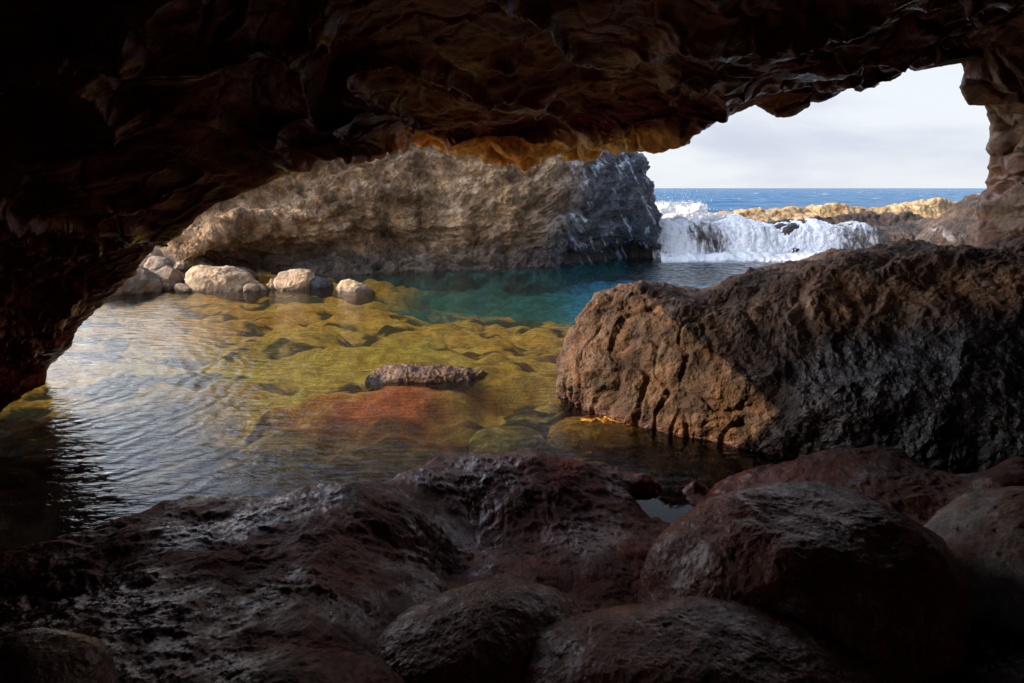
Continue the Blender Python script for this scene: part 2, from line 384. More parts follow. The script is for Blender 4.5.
def build_ledge():
    crest = [(-60,575,.3),(0,560,.27),(60,541,.24),(130,529,.22),(165,512,.3),(190,503,.34),(240,496,.37),(300,495,.36),(345,486,.32),(400,470,.22),(430,460,.17),(480,453,.16),(540,452,.17),(600,459,.15),(650,470,.10),(700,473,.10),(760,463,.2),(830,450,.3),(900,450,.42),(1024,455,.7),(1100,455,.8)]
    pts = [PZ(a, b + 4, z) for a, b, z in crest]
    for a, b, z in crest:
        w = PZ(a, b, z); pts.append(np.array([w[0] * 1.06, w[1] + .28, -.22])); pts.append(np.array([w[0] * 1.12, w[1] + .75, -.8]))
    body = [(430,490,.22),(500,482,.22),(560,484,.22),(620,486,.08),(660,485,.04),(720,482,.05),(760,485,.15),
            (470,520,.08),(540,518,.10),(590,515,.08),(620,500,.06),(700,494,-.02),
            (480,545,.03),(560,540,.06),(645,520,-.16),(610,540,.07),(640,552,.10),(610,515,.07),(700,510,-.2),(668,514,-.24),(640,514,-.12),(630,492,.09),(690,480,.07),(560,580,.08),(500,580,.06),(620,570,.05),
            (100,600,.58),(200,560,.48),(300,535,.5),(380,525,.42),(425,520,.3),(452,535,.1),(446,575,.05),(420,590,.25),(380,600,.45),(300,620,.62),(200,640,.62),(100,680,.66),
            (0,620,.5),(0,683,.62),(300,683,.72),(380,660,.5),(-80,640,.5),
            (900,500,.48),(960,495,.5),(1000,480,.68),(1080,520,.5),(840,480,.4),(780,500,.2),
            (700,600,-.1),(800,683,.25),(600,683,.2),(470,683,.3),(1000,640,.2),(900,600,.15)]
    pts += [PZ(a, b, z) for a, b, z in body]
    pts += [np.array(v) for v in [(-4.2,2,.5),(-4.2,0,.7),(4.5,3,.7),(4.5,0,.8),(0,.6,.55),(-2,.5,.7),(2,.5,.6),(0,-2,.8),(-4,-3,.9),(4,-3,.9),(-5.2,1.5,.5),(5.2,4.5,.9),(0,-4.6,1.2)]]
    pts = np.array(pts)
    cx = np.linspace(-5.6, 5.6, 170); cy = np.linspace(-4.8, 6.2, 170)
    X, Y = np.meshgrid(cx, cy, indexing='ij')
    Z = rbf(pts[:, :2], pts[:, 2], np.stack([X.ravel(), Y.ravel()], -1), 1e-2).reshape(X.shape)
    # fan-shaped sheet: finer close to the standpoint
    na, nb = 1000, 640
    yy = np.concatenate([np.linspace(-4.8, 1.4, 50, endpoint=False), 1.4 * (6.1 / 1.4) ** np.linspace(0, 1, nb - 50)])
    hw = np.interp(yy, [-5, 1.4, 6.2], [5.6, 3.2, 5.6])
    u = np.linspace(-1, 1, na)
    x = u[:, None] * hw[None, :]; y = np.repeat(yy[None, :], na, 0)
    z = bilinear(Z, cx, cy, x, y)
    G = np.stack([x, y, z], -1)
    N = grid_normals(G); N[N[..., 2] < 0] *= -1
    p = G.reshape(-1, 3); n = N.reshape(-1, 3)
    pw = p + .12 * np.stack([perlin(p, 2.2, 3), perlin(p, 2.2, 9), perlin(p, 2.2, 15)], -1)
    flat = sstep(-.2, .6, p[:, 0]) * sstep(3.0, 3.4, p[:, 1])
    d = (.10 - .07 * flat) * fbm(pw, 1.6, 3, .5, 8) + .022 * fbm(pw * np.array([1, 1.5, 1]), 3.4, 3, .5, 12, 'ridge') + .012 * fbm(pw * np.array([1.6, .8, 1]), 17, 4, .65, 19, 'ridge') + .012 * np.clip(.5 - worley(pw, 11)[0], -.2, 1) + .012 * fbm(pw, 7, 2, .5, 29, 'billow')
    pool = 1 - sstep(-.12, .1, p[:, 2])
    p2 = p + n * (d * (1 - .55 * pool))[:, None]
    k = fbm(p, 3, 3, .5, 90)
    c = mix([.06, .011, .007], [.155, .038, .022], sstep(-.3, .35, k))
    c = mix(c, [.015, .006, .005], 1 - sstep(-.06, .03, p2[:, 2]))
    c = mix(c, [.06, .03, .018], sstep(1.2, 2.4, p[:, 0]) * .75)
    wet = np.clip(.55 + 1.7 * fbm(p, 2.2, 3, .5, 91), 0, 1)
    return make_mesh('rock_ledge', p2, grid_faces(na, nb, flip=True), M_FG, np.concatenate([c, wet[:, None]], 1))
ledge = tag(build_ledge(), 'dark wet lava ledge sloping into the pool, with a tide pool hollow', 'rock ledge')

# ------------------------------------------------------------------ lofted rock masses
def loft(name, rows, tp, tsd, ns, disp, colf, mat, sm=8, flip=False, toward=(0, 0, 1.5)):
    R = [rs(r, ns, sm) for r in rows]
    ts = dens(tsd)
    G = spline_rows(R, tp, ts); N = grid_normals(G)
    p = G.reshape(-1, 3); n = N.reshape(-1, 3)
    sgn = np.sign(((np.array(toward) - p) * n).sum())
    n = n * sgn
    T = np.repeat(ts[None, :], ns, 0).ravel(); S = np.repeat(np.linspace(0, 1, ns)[:, None], len(ts), 1).ravel()
    d = disp(p, T, S)
    if isinstance(d, tuple): d, shift = d
    else: shift = 0
    p2 = p + n * d[:, None] + shift
    return make_mesh(name, p2, grid_faces(ns, len(ts), flip=(sgn < 0)), mat, colf(p2, T, S))

def row_px(lst): a = np.array(lst, float); return P(a[:, 0], a[:, 1], a[:, 2])

# right-hand big rock
def right_rock():
    ridge = [(566,372,6.7),(566,350,6.75),(575,322,6.8),(596,300,6.8),(620,291,6.75),(650,286,6.7),(680,291,6.6),(712,291,6.5),(740,279,6.4),(775,268,6.3),(815,260,6.2),(850,252,6.0),(900,249,5.8),(960,246,5.6),(1024,243,5.4),(1150,236,5.2),(1300,230,5.0)]
    up = [(562,385,6.55),(562,365,6.55),(566,350,6.5),(590,325,6.4),(615,310,6.35),(650,303,6.3),(690,306,6.1),(720,305,6.0),(760,297,5.9),(800,287,5.7),(850,277,5.5),(900,270,5.3),(960,266,5.1),(1024,262,4.9),(1150,258,4.6),(1350,250,4.2)]
    mid = [(560,392,6.45),(562,380,6.4),(570,375,6.25),(600,365,6.0),(640,362,5.85),(690,360,5.6),(740,360,5.45),(790,355,5.3),(850,345,5.1),(900,340,4.95),(960,335,4.75),(1024,330,4.55),(1150,325,4.2),(1400,320,3.8)]
    low = [(562,402,6.4),(572,402,6.2),(600,402,5.9),(640,415,5.55),(690,430,5.25),(740,440,5.05),(790,425,4.95),(850,415,4.75),(900,410,4.6),(960,405,4.4),(1024,400,4.2),(1150,400,3.9),(1450,400,3.5)]
    base = [P(a, b, 1) for a, b in []]
    b0 = row_px(low).copy(); b0[:, 2] = np.minimum(b0[:, 2] - .35, -.05); b0[:, 1] -= np.interp(b0[:, 0], [.5, 2.2, 4], [0.0, .05, .3])
    b1 = b0.copy(); b1[:, 2] = -1.2; 
    b0[:, 0] += np.interp(b0[:, 0], [.4, .9, 2], [.06, .04, 0])
    bk = row_px(ridge).copy(); bk[:, 1] += .8; bk[:, 2] -= .35; bk[:, 0] += .25
    bk2 = bk.copy(); bk2[:, 1] += .6; bk2[:, 2] = -1.4
    rows = [bk2, bk, row_px(ridge), row_px(up), row_px(mid), row_px(low), b0, b1]
    tp = [0, .12, .24, .36, .56, .74, .88, 1]
    def disp(p, T, S):
        w = np.stack([perlin(p, 1.5, 3), perlin(p, 1.5, 9), perlin(p, 1.5, 15)], -1); q = p + .18 * w
        f1, f2, cr = worley(q, 7.5)
        f1b, f2b, crb = worley(q, 17)
        big = fbm(q, 1.1, 3, .5, 7); rid = fbm(p * np.array([1.1, 1, .9]), 2.6, 3, .5, 23, 'ridge')
        knob = (.35 - f1 ** 1.0) * .038
        knob2 = (.35 - f1b) * .020
        furrow = np.clip(1 - np.abs(perlin(p * np.array([1.5, 1.5, .45]) + .2 * w, 2.4, 66)) * 6, 0, 1) * sstep(3.2, .8, p[:, 0])
        smooth = sstep(-.1, .25, fbm(p, 1.6, 2, .5, 99))
        return .22 * big + .055 * rid + (knob + knob2) * (1 - .6 * smooth) - .05 * furrow + .024 * fbm(p, 9, 4, .65, 41, 'billow')
    def colf(p, T, S):
        k = fbm(p, 2.0, 4, .55, 55)
        c = mix([.05, .028, .018], [.165, .10, .062], sstep(-.35, .35, k))
        c = mix(c, c * 3.6, sstep(1.4, 2.8, p[:, 0]) * (1 - sstep(.4, .6, T)))  # upper right painted brighter to lift the shade it lies in
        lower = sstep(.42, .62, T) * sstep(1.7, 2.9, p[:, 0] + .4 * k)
        c = mix(c, [.06, .05, .055], np.clip(lower + .0, 0, 1) * .93)  # wet lower right, also painted darker to stand for shade from the sun
        topd = (1 - sstep(.3, .42, T)) * .5
        c = mix(c, [.13, .08, .055], topd)
        m = 1 - sstep(.0, .16, p[:, 2] + .08 * k)
        c = mix(c, [.12, .05, .04], m * .7)
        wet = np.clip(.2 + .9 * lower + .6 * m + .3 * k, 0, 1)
        return np.concatenate([c, wet[:, None]], 1)
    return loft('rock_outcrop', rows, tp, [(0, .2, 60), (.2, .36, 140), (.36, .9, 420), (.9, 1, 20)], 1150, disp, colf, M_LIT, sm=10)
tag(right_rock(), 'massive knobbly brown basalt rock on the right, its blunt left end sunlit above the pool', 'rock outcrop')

# far headland across the pool
def far_cliff():
    ridge = [(60,308,13.5),(110,302,14.2),(150,290,15),(187,214,16),(204,165,16.4),(225,100,16.9),(255,50,17.4),(290,20,18),(330,20,18.5),(390,-20,19),(450,-30,19.3),(510,10,19.6),(570,100,19.8),(600,149,20),(628,150,20.2),(638,157,20.4),(645,170,20.6),(649,185,20.7),(654,200,20.8)]
    crown = [(60,312,13.2),(112,306,13.8),(150,296,14.3),(190,222,15.5),(220,204,16.0),(255,188,16.4),(295,170,16.9),(330,158,17.4),(375,148,17.9),(430,143,18.3),(500,148,18.7),(560,163,19.2),(600,166,19.4),(632,170,19.6),(648,180,19.8),(654,195,20.1),(658,208,20.2),(665,218,20.3)]
    shoulder = [(60,312,12.9),(114,308,13.4),(152,300,13.9),(195,243,14.7),(225,228,15.2),(262,218,15.7),(300,214,16.3),(340,206,16.8),(380,200,17.3),(430,200,17.8),(500,202,18.2),(560,205,18.5),(600,210,18.8),(632,215,19.1),(648,220,19.4),(656,228,19.6),(662,234,19.7),(668,238,19.9)]
    low = [(60,314,12.8),(118,308,13.2),(156,300,13.7),(198,264,14.9),(230,252,15.6),(265,248,16.0),(304,248,16.5),(345,246,17.0),(385,243,17.4),(430,242,17.8),(500,246,18.0),(560,248,18.2),(600,245,18.6),(632,242,19.0),(648,242,19.3),(657,244,19.5),(663,246,19.6),(670,247,19.8)]
    foot = [(60,292,0),(120,291,0),(160,287,0),(205,281,0),(238,276,0),(270,275,0),(310,275,0),(350,275,0),(385,273,0),(430,271,0),(500,270,0),(555,266,0),(600,261,0),(632,258,0),(650,257,0),(660,256,0),(668,256,0),(674,256,0)]
    def pull(L): return [(x - max(0, min(1, (x - 560) / 60)) * 10, y, d) for x, y, d in L]
    crown, shoulder, low, foot = map(pull, (crown, shoulder, low, foot))
    a = np.array(foot, float); ft = PZ(a[:, 0], a[:, 1], np.full(len(a), -.02)); ft2 = ft.copy(); ft2[:, 2] = -1.6
    rd = row_px(ridge)
    b1 = rd.copy(); b1[:, 1] += 2.5; b1[:, 2] -= .3; b2 = b1.copy(); b2[:, 1] += 3; b2[:, 2] = -1.5
    rows = [b2, b1, rd, row_px(crown), row_px(shoulder), row_px(low), ft, ft2]
    tp = [0, .1, .22, .32, .52, .72, .9, 1]
    def disp(p, T, S):
        w = np.stack([perlin(p, .5, 3), perlin(p, .5, 9), perlin(p, .5, 15)], -1); q = p + .5 * w
        f1, f2, cr = worley(q * np.array([1, 1, 1.3]), 1.7)
        f1b, f2b, crb = worley(q, 4.5)
        lp = P(250, 235, 15.2)
        big = fbm(q * np.array([1, 1, 1.8]), .5, 3, .5, 7); rid = fbm(q * np.array([.7, 1, 1.4]), 1.3, 5, .55, 23, 'ridge')
        und = -.5 * np.exp(-((p[:, 2] - .55) / .35) ** 2) * sstep(12, 15, p[:, 1])
        ly = p[:, 2] * 2.6 + .9 * fbm(p, .6, 2, .5, 4); lay = np.abs((ly % 1) - .5) * 2
        return .06 * lay ** .6 * sstep(2.5, 0, p[:, 0]) + .40 * big + .22 * rid + (.4 - f1) * .30 + (.35 - f1b) * .09 + .07 * fbm(p, 5, 5, .65, 41, 'ridge') + und * .6
    def colf(p, T, S):
        k = fbm(p, .9, 4, .55, 55)
        c = mix([.20, .125, .07], [.58, .40, .24], sstep(-.3, .3, k))
        c = mix(c, c * .35, sstep(.1, .5, -fbm(p * np.array([1, 1, 1.5]), 1.6, 4, .6, 191)) * .8)  # crevice shade painted in as darker noise patches
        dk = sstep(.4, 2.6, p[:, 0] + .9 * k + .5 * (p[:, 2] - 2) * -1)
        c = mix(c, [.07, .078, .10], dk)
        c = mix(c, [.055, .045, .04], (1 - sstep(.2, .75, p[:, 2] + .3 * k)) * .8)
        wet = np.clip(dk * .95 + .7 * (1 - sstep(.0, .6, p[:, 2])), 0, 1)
        # thin runs of white water left by the waves on the seaward end
        run = fbm(np.stack([p[:, 0] * 3.4 + p[:, 2] * 2.2, p[:, 1] * 2, p[:, 2] * .25 - p[:, 0] * .25], -1), 1.5, 5, .62, 71)
        rr = sstep(.13, .30, run + .5 * fbm(p, 1.6, 3, .5, 171)) * sstep(1.0, 2.3, p[:, 0] + .6 * k)
        c = mix(c, [.55, .64, .80], rr * .7)
        c = mix(c, [.02, .26, .23], 1 - sstep(-.15, .0, p[:, 2]))  # murk of the water painted as teal on the submerged rock
        return np.concatenate([c, wet[:, None]], 1)
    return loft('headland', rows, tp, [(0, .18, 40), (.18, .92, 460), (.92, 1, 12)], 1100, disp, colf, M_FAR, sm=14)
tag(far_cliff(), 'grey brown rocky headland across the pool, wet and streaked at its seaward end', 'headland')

# rocks at the foot of the right-hand wall, behind the big rock
def slope_rock():
    ridge = [(880,262,15),(905,250,14.8),(921,238,14.5),(935,224,14.2),(949,212,14),(960,207,13.8),(972,203,13.6),(988,206,13.3),(1030,190,12.8),(1100,170,12.5)]
    mid = [(876,264,14.8),(900,256,14.4),(918,246,14),(932,236,13.6),(946,228,13.3),(960,224,13),(975,222,12.8),(990,222,12.5),(1030,212,12),(1100,190,11.5)]
    low = [(872,266,14.6),(896,262,14.1),(914,258,13.6),(928,256,13.2),(944,256,12.9),(958,256,12.6),(975,256,12.3),(990,256,12),(1030,256,11.5),(1100,250,11)]
    lo = row_px(low); l2 = lo.copy(); l2[:, 2] = -1.4; l2[:, 1] -= .3
    rd = row_px(ridge); b = rd.copy(); b[:, 1] += 1.5; b[:, 2] = -.5
    rows = [b, rd, row_px(mid), lo, l2]
    def disp(p, T, S):
        w = np.stack([perlin(p, .8, 3), perlin(p, .8, 9), perlin(p, .8, 15)], -1); q = p + .3 * w
        f1, f2, cr = worley(q, 1.5)
        return .16 * fbm(q, .9, 3, .5, 7) + .12 * fbm(q * np.array([1, 1, .6]), 2, 4, .55, 23, 'ridge') + (.4 - f1) * .18 + .04 * fbm(q, 9, 3, .6, 3)
    def colf(p, T, S):
        k = fbm(p, 1.2, 4, .55, 55)
        c = mix([.06, .045, .04], [.15, .11, .09], sstep(-.3, .3, k))
        run = fbm(np.stack([p[:, 0] * 3 + p[:, 2] * 2.5, p[:, 1], p[:, 2] * .8], -1), 1.2, 4, .6, 71)
        c = mix(c, [.45, .48, .55], sstep(.1, .35, run) * .6)
        return np.concatenate([c, np.full((len(p), 1), .7)], 1)
    return loft('rock_slope', rows, [0, .25, .55, .85, 1], [(0, .2, 20), (.2, 1, 200)], 500, disp, colf, M_FAR, sm=8)
tag(slope_rock(), 'wet dark rock slope with trickles at the foot of the right wall', 'rock slope')

# ------------------------------------------------------------------ weir ledge, falling water, reef
YW = 21.0
def wz(x): return .30 * perlin(np.stack([x, x * 0 + 3.3, x * 0], -1), .75, 12) + .12 * perlin(np.stack([x, x * 0 + 1.3, x * 0], -1), 2.3, 2) - .07
def weir():
    xs = np.linspace(P(600, 240, YW)[0], P(960, 240, YW)[0], 700)
    prof = [(-.9, -1.5), (-.75, -.3), (-.5, .35), (-.25, .78), (.1, .98), (.7, 1.0), (1.5, .9), (2.5, .6), (4, .2), (5.5, -.8)]
    rows = []
    for dy, z in prof: rows.append(np.stack([xs, np.full_like(xs, YW + dy), np.full_like(xs, z) + wz(xs) * (z > .6)], -1))
    tp = np.linspace(0, 1, len(prof))
    def disp(p, T, S):
        w = np.stack([perlin(p, .8, 3), perlin(p, .8, 9), perlin(p, .8, 15)], -1); q = p + .3 * w
        f1, f2, cr = worley(q, 1.1)
        return .22 * fbm(q, .5, 2, .5, 7) + .12 * fbm(q * np.array([1.6, 1, .5]), 1.8, 4, .55, 23, 'ridge') + (.45 - f1) * .32 + .03 * fbm(q, 9, 3, .6, 3)
    def colf(p, T, S):
        k = fbm(p, 1.2, 4, .55, 55)
        c = mix([.035, .03, .03], [.10, .07, .055], sstep(-.3, .3, k))
        return np.concatenate([c, np.full((len(p), 1), .9)], 1)
    R = [r for r in rows]
    return loft('weir_rock', R, tp, [(0, 1, 260)], 700, disp, colf, M_FAR, sm=3)
tag(weir(), 'low black rock barrier the sea pours over into the pool', 'rock barrier')

def foam_material(name, bright=.85, soft=1.0, stretch=(3.0, 1.0, .35), cover=(.38, .6), use_attr=True):
    m, nt = new_mat(name); q = NT(nt)
    out = q.n('ShaderNodeOutputMaterial'); dif = q.n('ShaderNodeBsdfDiffuse'); trl = q.n('ShaderNodeBsdfTranslucent'); tr = q.n('ShaderNodeBsdfTransparent')
    dif.inputs[0].default_value = (bright, bright * 1.0, bright * 1.02, 1); trl.inputs[0].default_value = (bright * .8, bright * .85, bright * .9, 1)
    mm = q.n('ShaderNodeMixShader', i_Fac=.15); q.l(dif.outputs[0], mm.inputs[1]); q.l(trl.outputs[0], mm.inputs[2])
    geo = q.n('ShaderNodeNewGeometry'); mp = q.n('ShaderNodeMapping'); mp.inputs['Scale'].default_value = stretch
    q.l(geo.outputs['Position'], mp.inputs[0])
    n1 = q.n('ShaderNodeTexNoise', i_Scale=2.6 * soft, i_Detail=9.0, i_Roughness=.68, i_Distortion=.35); q.l(mp.outputs[0], n1.inputs['Vector'])
    at = q.n('ShaderNodeAttribute', attribute_name='Col')
    v = q.math('ADD', n1.outputs[0], q.math('SUBTRACT', at.outputs['Alpha'], .5)) if use_attr else n1.outputs[0]
    a = q.ramp(v, cover[0], cover[1])
    bp = q.n('ShaderNodeBump', i_Strength=.6, i_Distance=.15); q.l(n1.outputs[0], bp.inputs['Height']); q.l(bp.outputs[0], dif.inputs['Normal'])
    mx = q.n('ShaderNodeMixShader'); q.l(a, mx.inputs[0]); q.l(tr.outputs[0], mx.inputs[1]); q.l(mm.outputs[0], mx.inputs[2]); q.l(mx.outputs[0], out.inputs[0])
    return m
M_FALL = foam_material('falling_foam', .95, 1.0, (2.6, 1.0, .7), (.30, .74))
M_SPRAY = foam_material('spray_foam', .9, 1.8, (1, 1, 1), (.40, .62))

def falls():
    xs = np.linspace(P(648, 240, YW)[0], P(880, 240, YW)[0], 500)
    prof = [(2.2, .8), (1.2, 1.02), (.4, 1.14), (-.1, 1.06), (-.42, .8), (-.66, .4), (-.85, .1), (-1.2, .03), (-1.9, .015)]
    rows = [np.stack([xs, np.full_like(xs, YW + dy + .3 * wz(xs * 1.7 + 9)), np.full_like(xs, z - .05) + wz(xs) * (z > .6) * 1.0], -1) for dy, z in prof]
    def disp(p, T, S):
        v = np.stack([p[:, 0] * 1.0, p[:, 1] * .3, p[:, 2] * .3], -1)
        k = sstep(0, .2, p[:, 2])
        return k * (.08 + .26 * fbm(v, .6, 3, .5, 3) + .10 * fbm(v, 2.2, 3, .6, 13, 'billow') + .10 * fbm(p, 3, 4, .6, 23, 'billow'))
    def colf(p, T, S):
        X = p[:, 0]; px = 512 + X / YW * FPX * .98
        g = .60 + .14 * fbm(p, 2.5, 3, .5, 45) + .38 * fbm(np.stack([X, X * 0, p[:, 2] * .3], -1), .55, 2, .5, 40)
        # rocks bare of water where the photo shows them dark
        for c0, w0, z0, zw, s0 in ((690, 14, .8, .45, .26), (703, 12, .4, .45, .26), (757, 9, .7, .45, .22), (838, 16, .55, .6, .3), (868, 12, .6, .9, .6), (885, 14, .6, 1.2, .9)):
            g = g - s0 * np.exp(-((px - c0) / w0) ** 2 - ((p[:, 2] - z0) / zw) ** 2)
        for c0, w0 in ((663, 14), (735, 20), (790, 28)): g = g + .22 * np.exp(-((px - c0) / w0) ** 2)
        g = np.where(T > .8, .75 - 1.6 * (T - .8) * 2.3, g)
        return np.concatenate([np.ones((len(p), 3)), np.clip(g, 0, 1)[:, None]], 1)
    return loft('waterfall', rows, np.linspace(0, 1, len(prof)), [(0, 1, 260)], 500, disp, colf, M_FALL, sm=2)
fl = falls()
def base_foam():
    n = 500; xs = np.linspace(P(650, 240, YW)[0], P(880, 240, YW)[0], n); rows = []
    hh = .22 + .16 * perlin(np.stack([xs, xs * 0, xs * 0], -1), 1.1, 3) + .12 * perlin(np.stack([xs, xs * 0, xs * 0], -1), 3.3, 9)
    for a in np.linspace(0, math.pi, 8): rows.append(np.stack([xs, YW - 1.25 - .55 * math.cos(a) + 0 * xs, -.04 + np.maximum(hh, .06) * math.sin(a)], -1))
    def disp(p, T, S): return .09 * fbm(p, 2.5, 4, .65, 5, 'billow')
    def colf(p, T, S): return np.concatenate([np.ones((len(p), 3)), (.72 - .5 * sstep(.1, .5, p[:, 2]))[:, None]], 1)
    o = loft('base_foam', rows, np.linspace(0, 1, 8), [(0, 1, 60)], n, disp, colf, M_SPRAY, sm=2); o.parent = fl; return o
base_foam()
tag(fl, 'white curtain of sea water spilling over the rock barrier into the pool', 'waterfall', kind='stuff')

def burst(name, c, r, seed, label):
    def cf(w):
        z = (w[:, 2] - c[2]) / r[2]
        return np.concatenate([np.ones((len(w), 3)), np.clip(.9 - .55 * np.maximum(z, 0) , 0, 1)[:, None]], 1)
    o = stone_mesh(name, c, r, M_SPRAY, cf, seed, res=(120, 200), amp=(.7, .22, .12), power=2)
    # droplets flung out of the same splash
    rr = np.random.RandomState(seed); V = []; Fc = []
    for k in range(110):
        a = rr.rand() * math.pi; e = 1 + abs(rr.normal()) * .16
        dx = np.array([math.cos(a) * r[0] * e, rr.normal() * r[1], math.sin(a) * r[2] * e * (1 + .5 * rr.rand())])
        s = .008 + .016 * rr.rand() ** 3
        t = np.array([[1, 0, -.6], [-.5, .87, -.6], [-.5, -.87, -.6], [0, 0, 1.]]) * s + dx
        b = len(V); V += list(t); Fc += [(b, b + 1, b + 3), (b + 1, b + 2, b + 3), (b + 2, b, b + 3), (b, b + 2, b + 1)]
    dm = make_mesh('droplets', np.array(V), np.array(Fc), M_DROP, None, False, parent=o); dm['kind'] = 'stuff'
    return tag(o, label, 'wave splash', kind='stuff')
md, nt = new_mat('spray_drops'); q = NT(nt); o_ = q.n('ShaderNodeOutputMaterial'); d_ = q.n('ShaderNodeBsdfDiffuse'); d_.inputs[0].default_value = (.9, .92, .95, 1); q.l(d_.outputs[0], o_.inputs[0]); M_DROP = md
burst('wave_splash', P(676, 214, 27), (1.2, .8, .62), 4, 'white wave breaking against the headland beyond the rock barrier')
burst('wave_splash', P(700, 221, 25), (1.6, .7, .35), 5, 'low white surf running in left of the sunlit reef')

def reef(name, pts, mat, colA, colB, wet, amp, label, depth=2.2, res=(600, 110)):
    top = row_px(pts); n = len(top)
    rows = []
    for dy, zf, dz in ((-depth * .9, 0, -.6), (-depth * .5, .35, 0), (-depth * .2, .75, 0), (0, 1, 0), (depth * .8, .7, 0), (depth * 1.6, 0, -.5)):
        r = top.copy(); r[:, 1] += dy; r[:, 2] = .35 + (top[:, 2] - .35) * zf + dz; rows.append(r)
    def disp(p, T, S):
        f1, f2, cr = worley(p, 1.6)
        f1b, _, _ = worley(p, 4)
        return amp * (.5 * fbm(p, .8, 3, .5, 7) + (.5 - f1) * .7 + (.4 - f1b) * .3 + .1 * fbm(p, 7, 3, .6, 3))
    def colf(p, T, S):
        k = fbm(p, 1.2, 4, .55, 55)
        c = mix(colA, colB, sstep(-.3, .3, k))
        return np.concatenate([c, np.full((len(p), 1), wet)], 1)
    return tag(loft(name, rows, [0, .2, .4, .55, .8, 1], [(0, 1, res[1])], res[0], disp, colf, mat, sm=4), label, 'reef')
reef('reef', [(706,222,27),(722,212,27.2),(745,210,27.5),(775,209,28),(800,207,28),(830,206,28),(860,207,28),(885,208,28),(905,204,28),(925,200,28),(950,201,28),(975,205,28),(990,210,28)], M_FAR,
     (.36, .25, .13), (.58, .43, .25), .1, .38, 'sunlit golden brown reef beyond the rock barrier')
reef('reef', [(800,222,23.5),(815,216,23.5),(835,213,23.5),(850,215,23.5),(865,212,23.5),(885,214,23.5),(905,213,23.5),(925,218,23.5)], M_FAR,
     (.04, .03, .03), (.10, .07, .055), .8, .35, 'low wet black rocks in front of the sunlit reef', depth=1.0, res=(260, 70))

# ------------------------------------------------------------------ sea
def sea():
    m, nt = new_mat('sea_water'); q = NT(nt)
    out = q.n('ShaderNodeOutputMaterial'); b = q.n('ShaderNodeBsdfPrincipled', i_Roughness=.25, i_IOR=1.33)
    geo = q.n('ShaderNodeNewGeometry'); mp = q.n('ShaderNodeMapping'); mp.inputs['Scale'].default_value = (.5, 1.2, 1); q.l(geo.outputs['Position'], mp.inputs[0])
    n = q.n('ShaderNodeTexNoise', i_Scale=.9, i_Detail=10.0, i_Roughness=.6); q.l(mp.outputs[0], n.inputs['Vector'])
    n2 = q.n('ShaderNodeTexNoise', i_Scale=.12, i_Detail=6.0, i_Roughness=.6); q.l(mp.outputs[0], n2.inputs['Vector'])
    cap = q.ramp(q.math('ADD', q.math('MULTIPLY', n.outputs[0], .5), q.math('MULTIPLY', n2.outputs[0], .5)), .60, .645)
    mx = q.n('ShaderNodeMix', data_type='RGBA'); q.l(q.ramp(n.outputs[0], .35, .65), mx.inputs[0]); mx.inputs[6].default_value = (.012, .085, .22, 1); mx.inputs[7].default_value = (.04, .19, .38, 1)
    mc = q.n('ShaderNodeMix', data_type='RGBA'); q.l(cap, mc.inputs[0]); q.l(mx.outputs[2], mc.inputs[6]); mc.inputs[7].default_value = (.85, .88, .9, 1)
    q.l(mc.outputs[2], b.inputs['Base Color']); b.inputs['Specular IOR Level'].default_value = .12
    bp = q.n('ShaderNodeBump', i_Strength=1.0, i_Distance=.6); q.l(n.outputs[0], bp.inputs['Height']); q.l(bp.outputs[0], b.inputs['Normal']); q.l(b.outputs[0], out.inputs[0])
    ys = 22.3 * (9000 / 22.3) ** np.linspace(0, 1, 900); hw = 9 + ys * 1.3
    u = np.linspace(-1, 1, 420)
    x = u[:, None] * hw[None, :]; y = np.repeat(ys[None, :], len(u), 0)
    pp = np.stack([x.ravel(), y.ravel(), np.zeros(x.size)], -1)
    am = 1 - sstep(200, 900, pp[:, 1]) * .6
    z = .55 + am * (.30 * fbm(pp * np.array([.35, 1, 1]), .16, 3, .5, 3, 'ridge') + .12 * fbm(pp * np.array([.5, 1, 1]), .7, 3, .5, 13))
    G = np.stack([pp[:, 0], pp[:, 1], z], -1)
    o = make_mesh('sea', G, grid_faces(len(u), len(ys), flip=True), m)
    return tag(o, 'open blue sea with small whitecaps out to the horizon', 'sea', kind='structure')
sea()

# white surf lines behind the reef: low real rolls of foam on the sea
def surf(px0, px1, py, Y, hh, seed, label):
    n = 260; px = np.linspace(px0, px1, n); e = np.sin(np.linspace(0, math.pi, n)) ** .6
    c = P(px, np.full(n, py), np.full(n, Y))
    rows = []
    for a in np.linspace(-.1, math.pi + .1, 8):
        r = c.copy(); r[:, 1] -= math.cos(a) * .9; r[:, 2] = .45 + math.sin(a) * hh * e * (1 + .4 * perlin(c, .8, seed)); rows.append(r)
    def disp(p, T, S): return .12 * fbm(p, 1.5, 4, .6, seed)
    def colf(p, T, S): return np.concatenate([np.ones((len(p), 3)), (.5 + .4 * np.sin(S * math.pi))[:, None]], 1)
    return tag(loft('surf', rows, np.linspace(0, 1, 8), [(0, 1, 50)], n, disp, colf, M_SPRAY, sm=2), label, 'surf', kind='stuff')
surf(770, 862, 207, 34, .55, 3, 'white breaker rolling behind the middle of the sunlit reef')
surf(905, 950, 200, 40, .75, 8, 'short white breaker behind the right end of the reef')
surf(640, 722, 205, 34, .6, 12, 'white breaker at the seaward end of the headland')

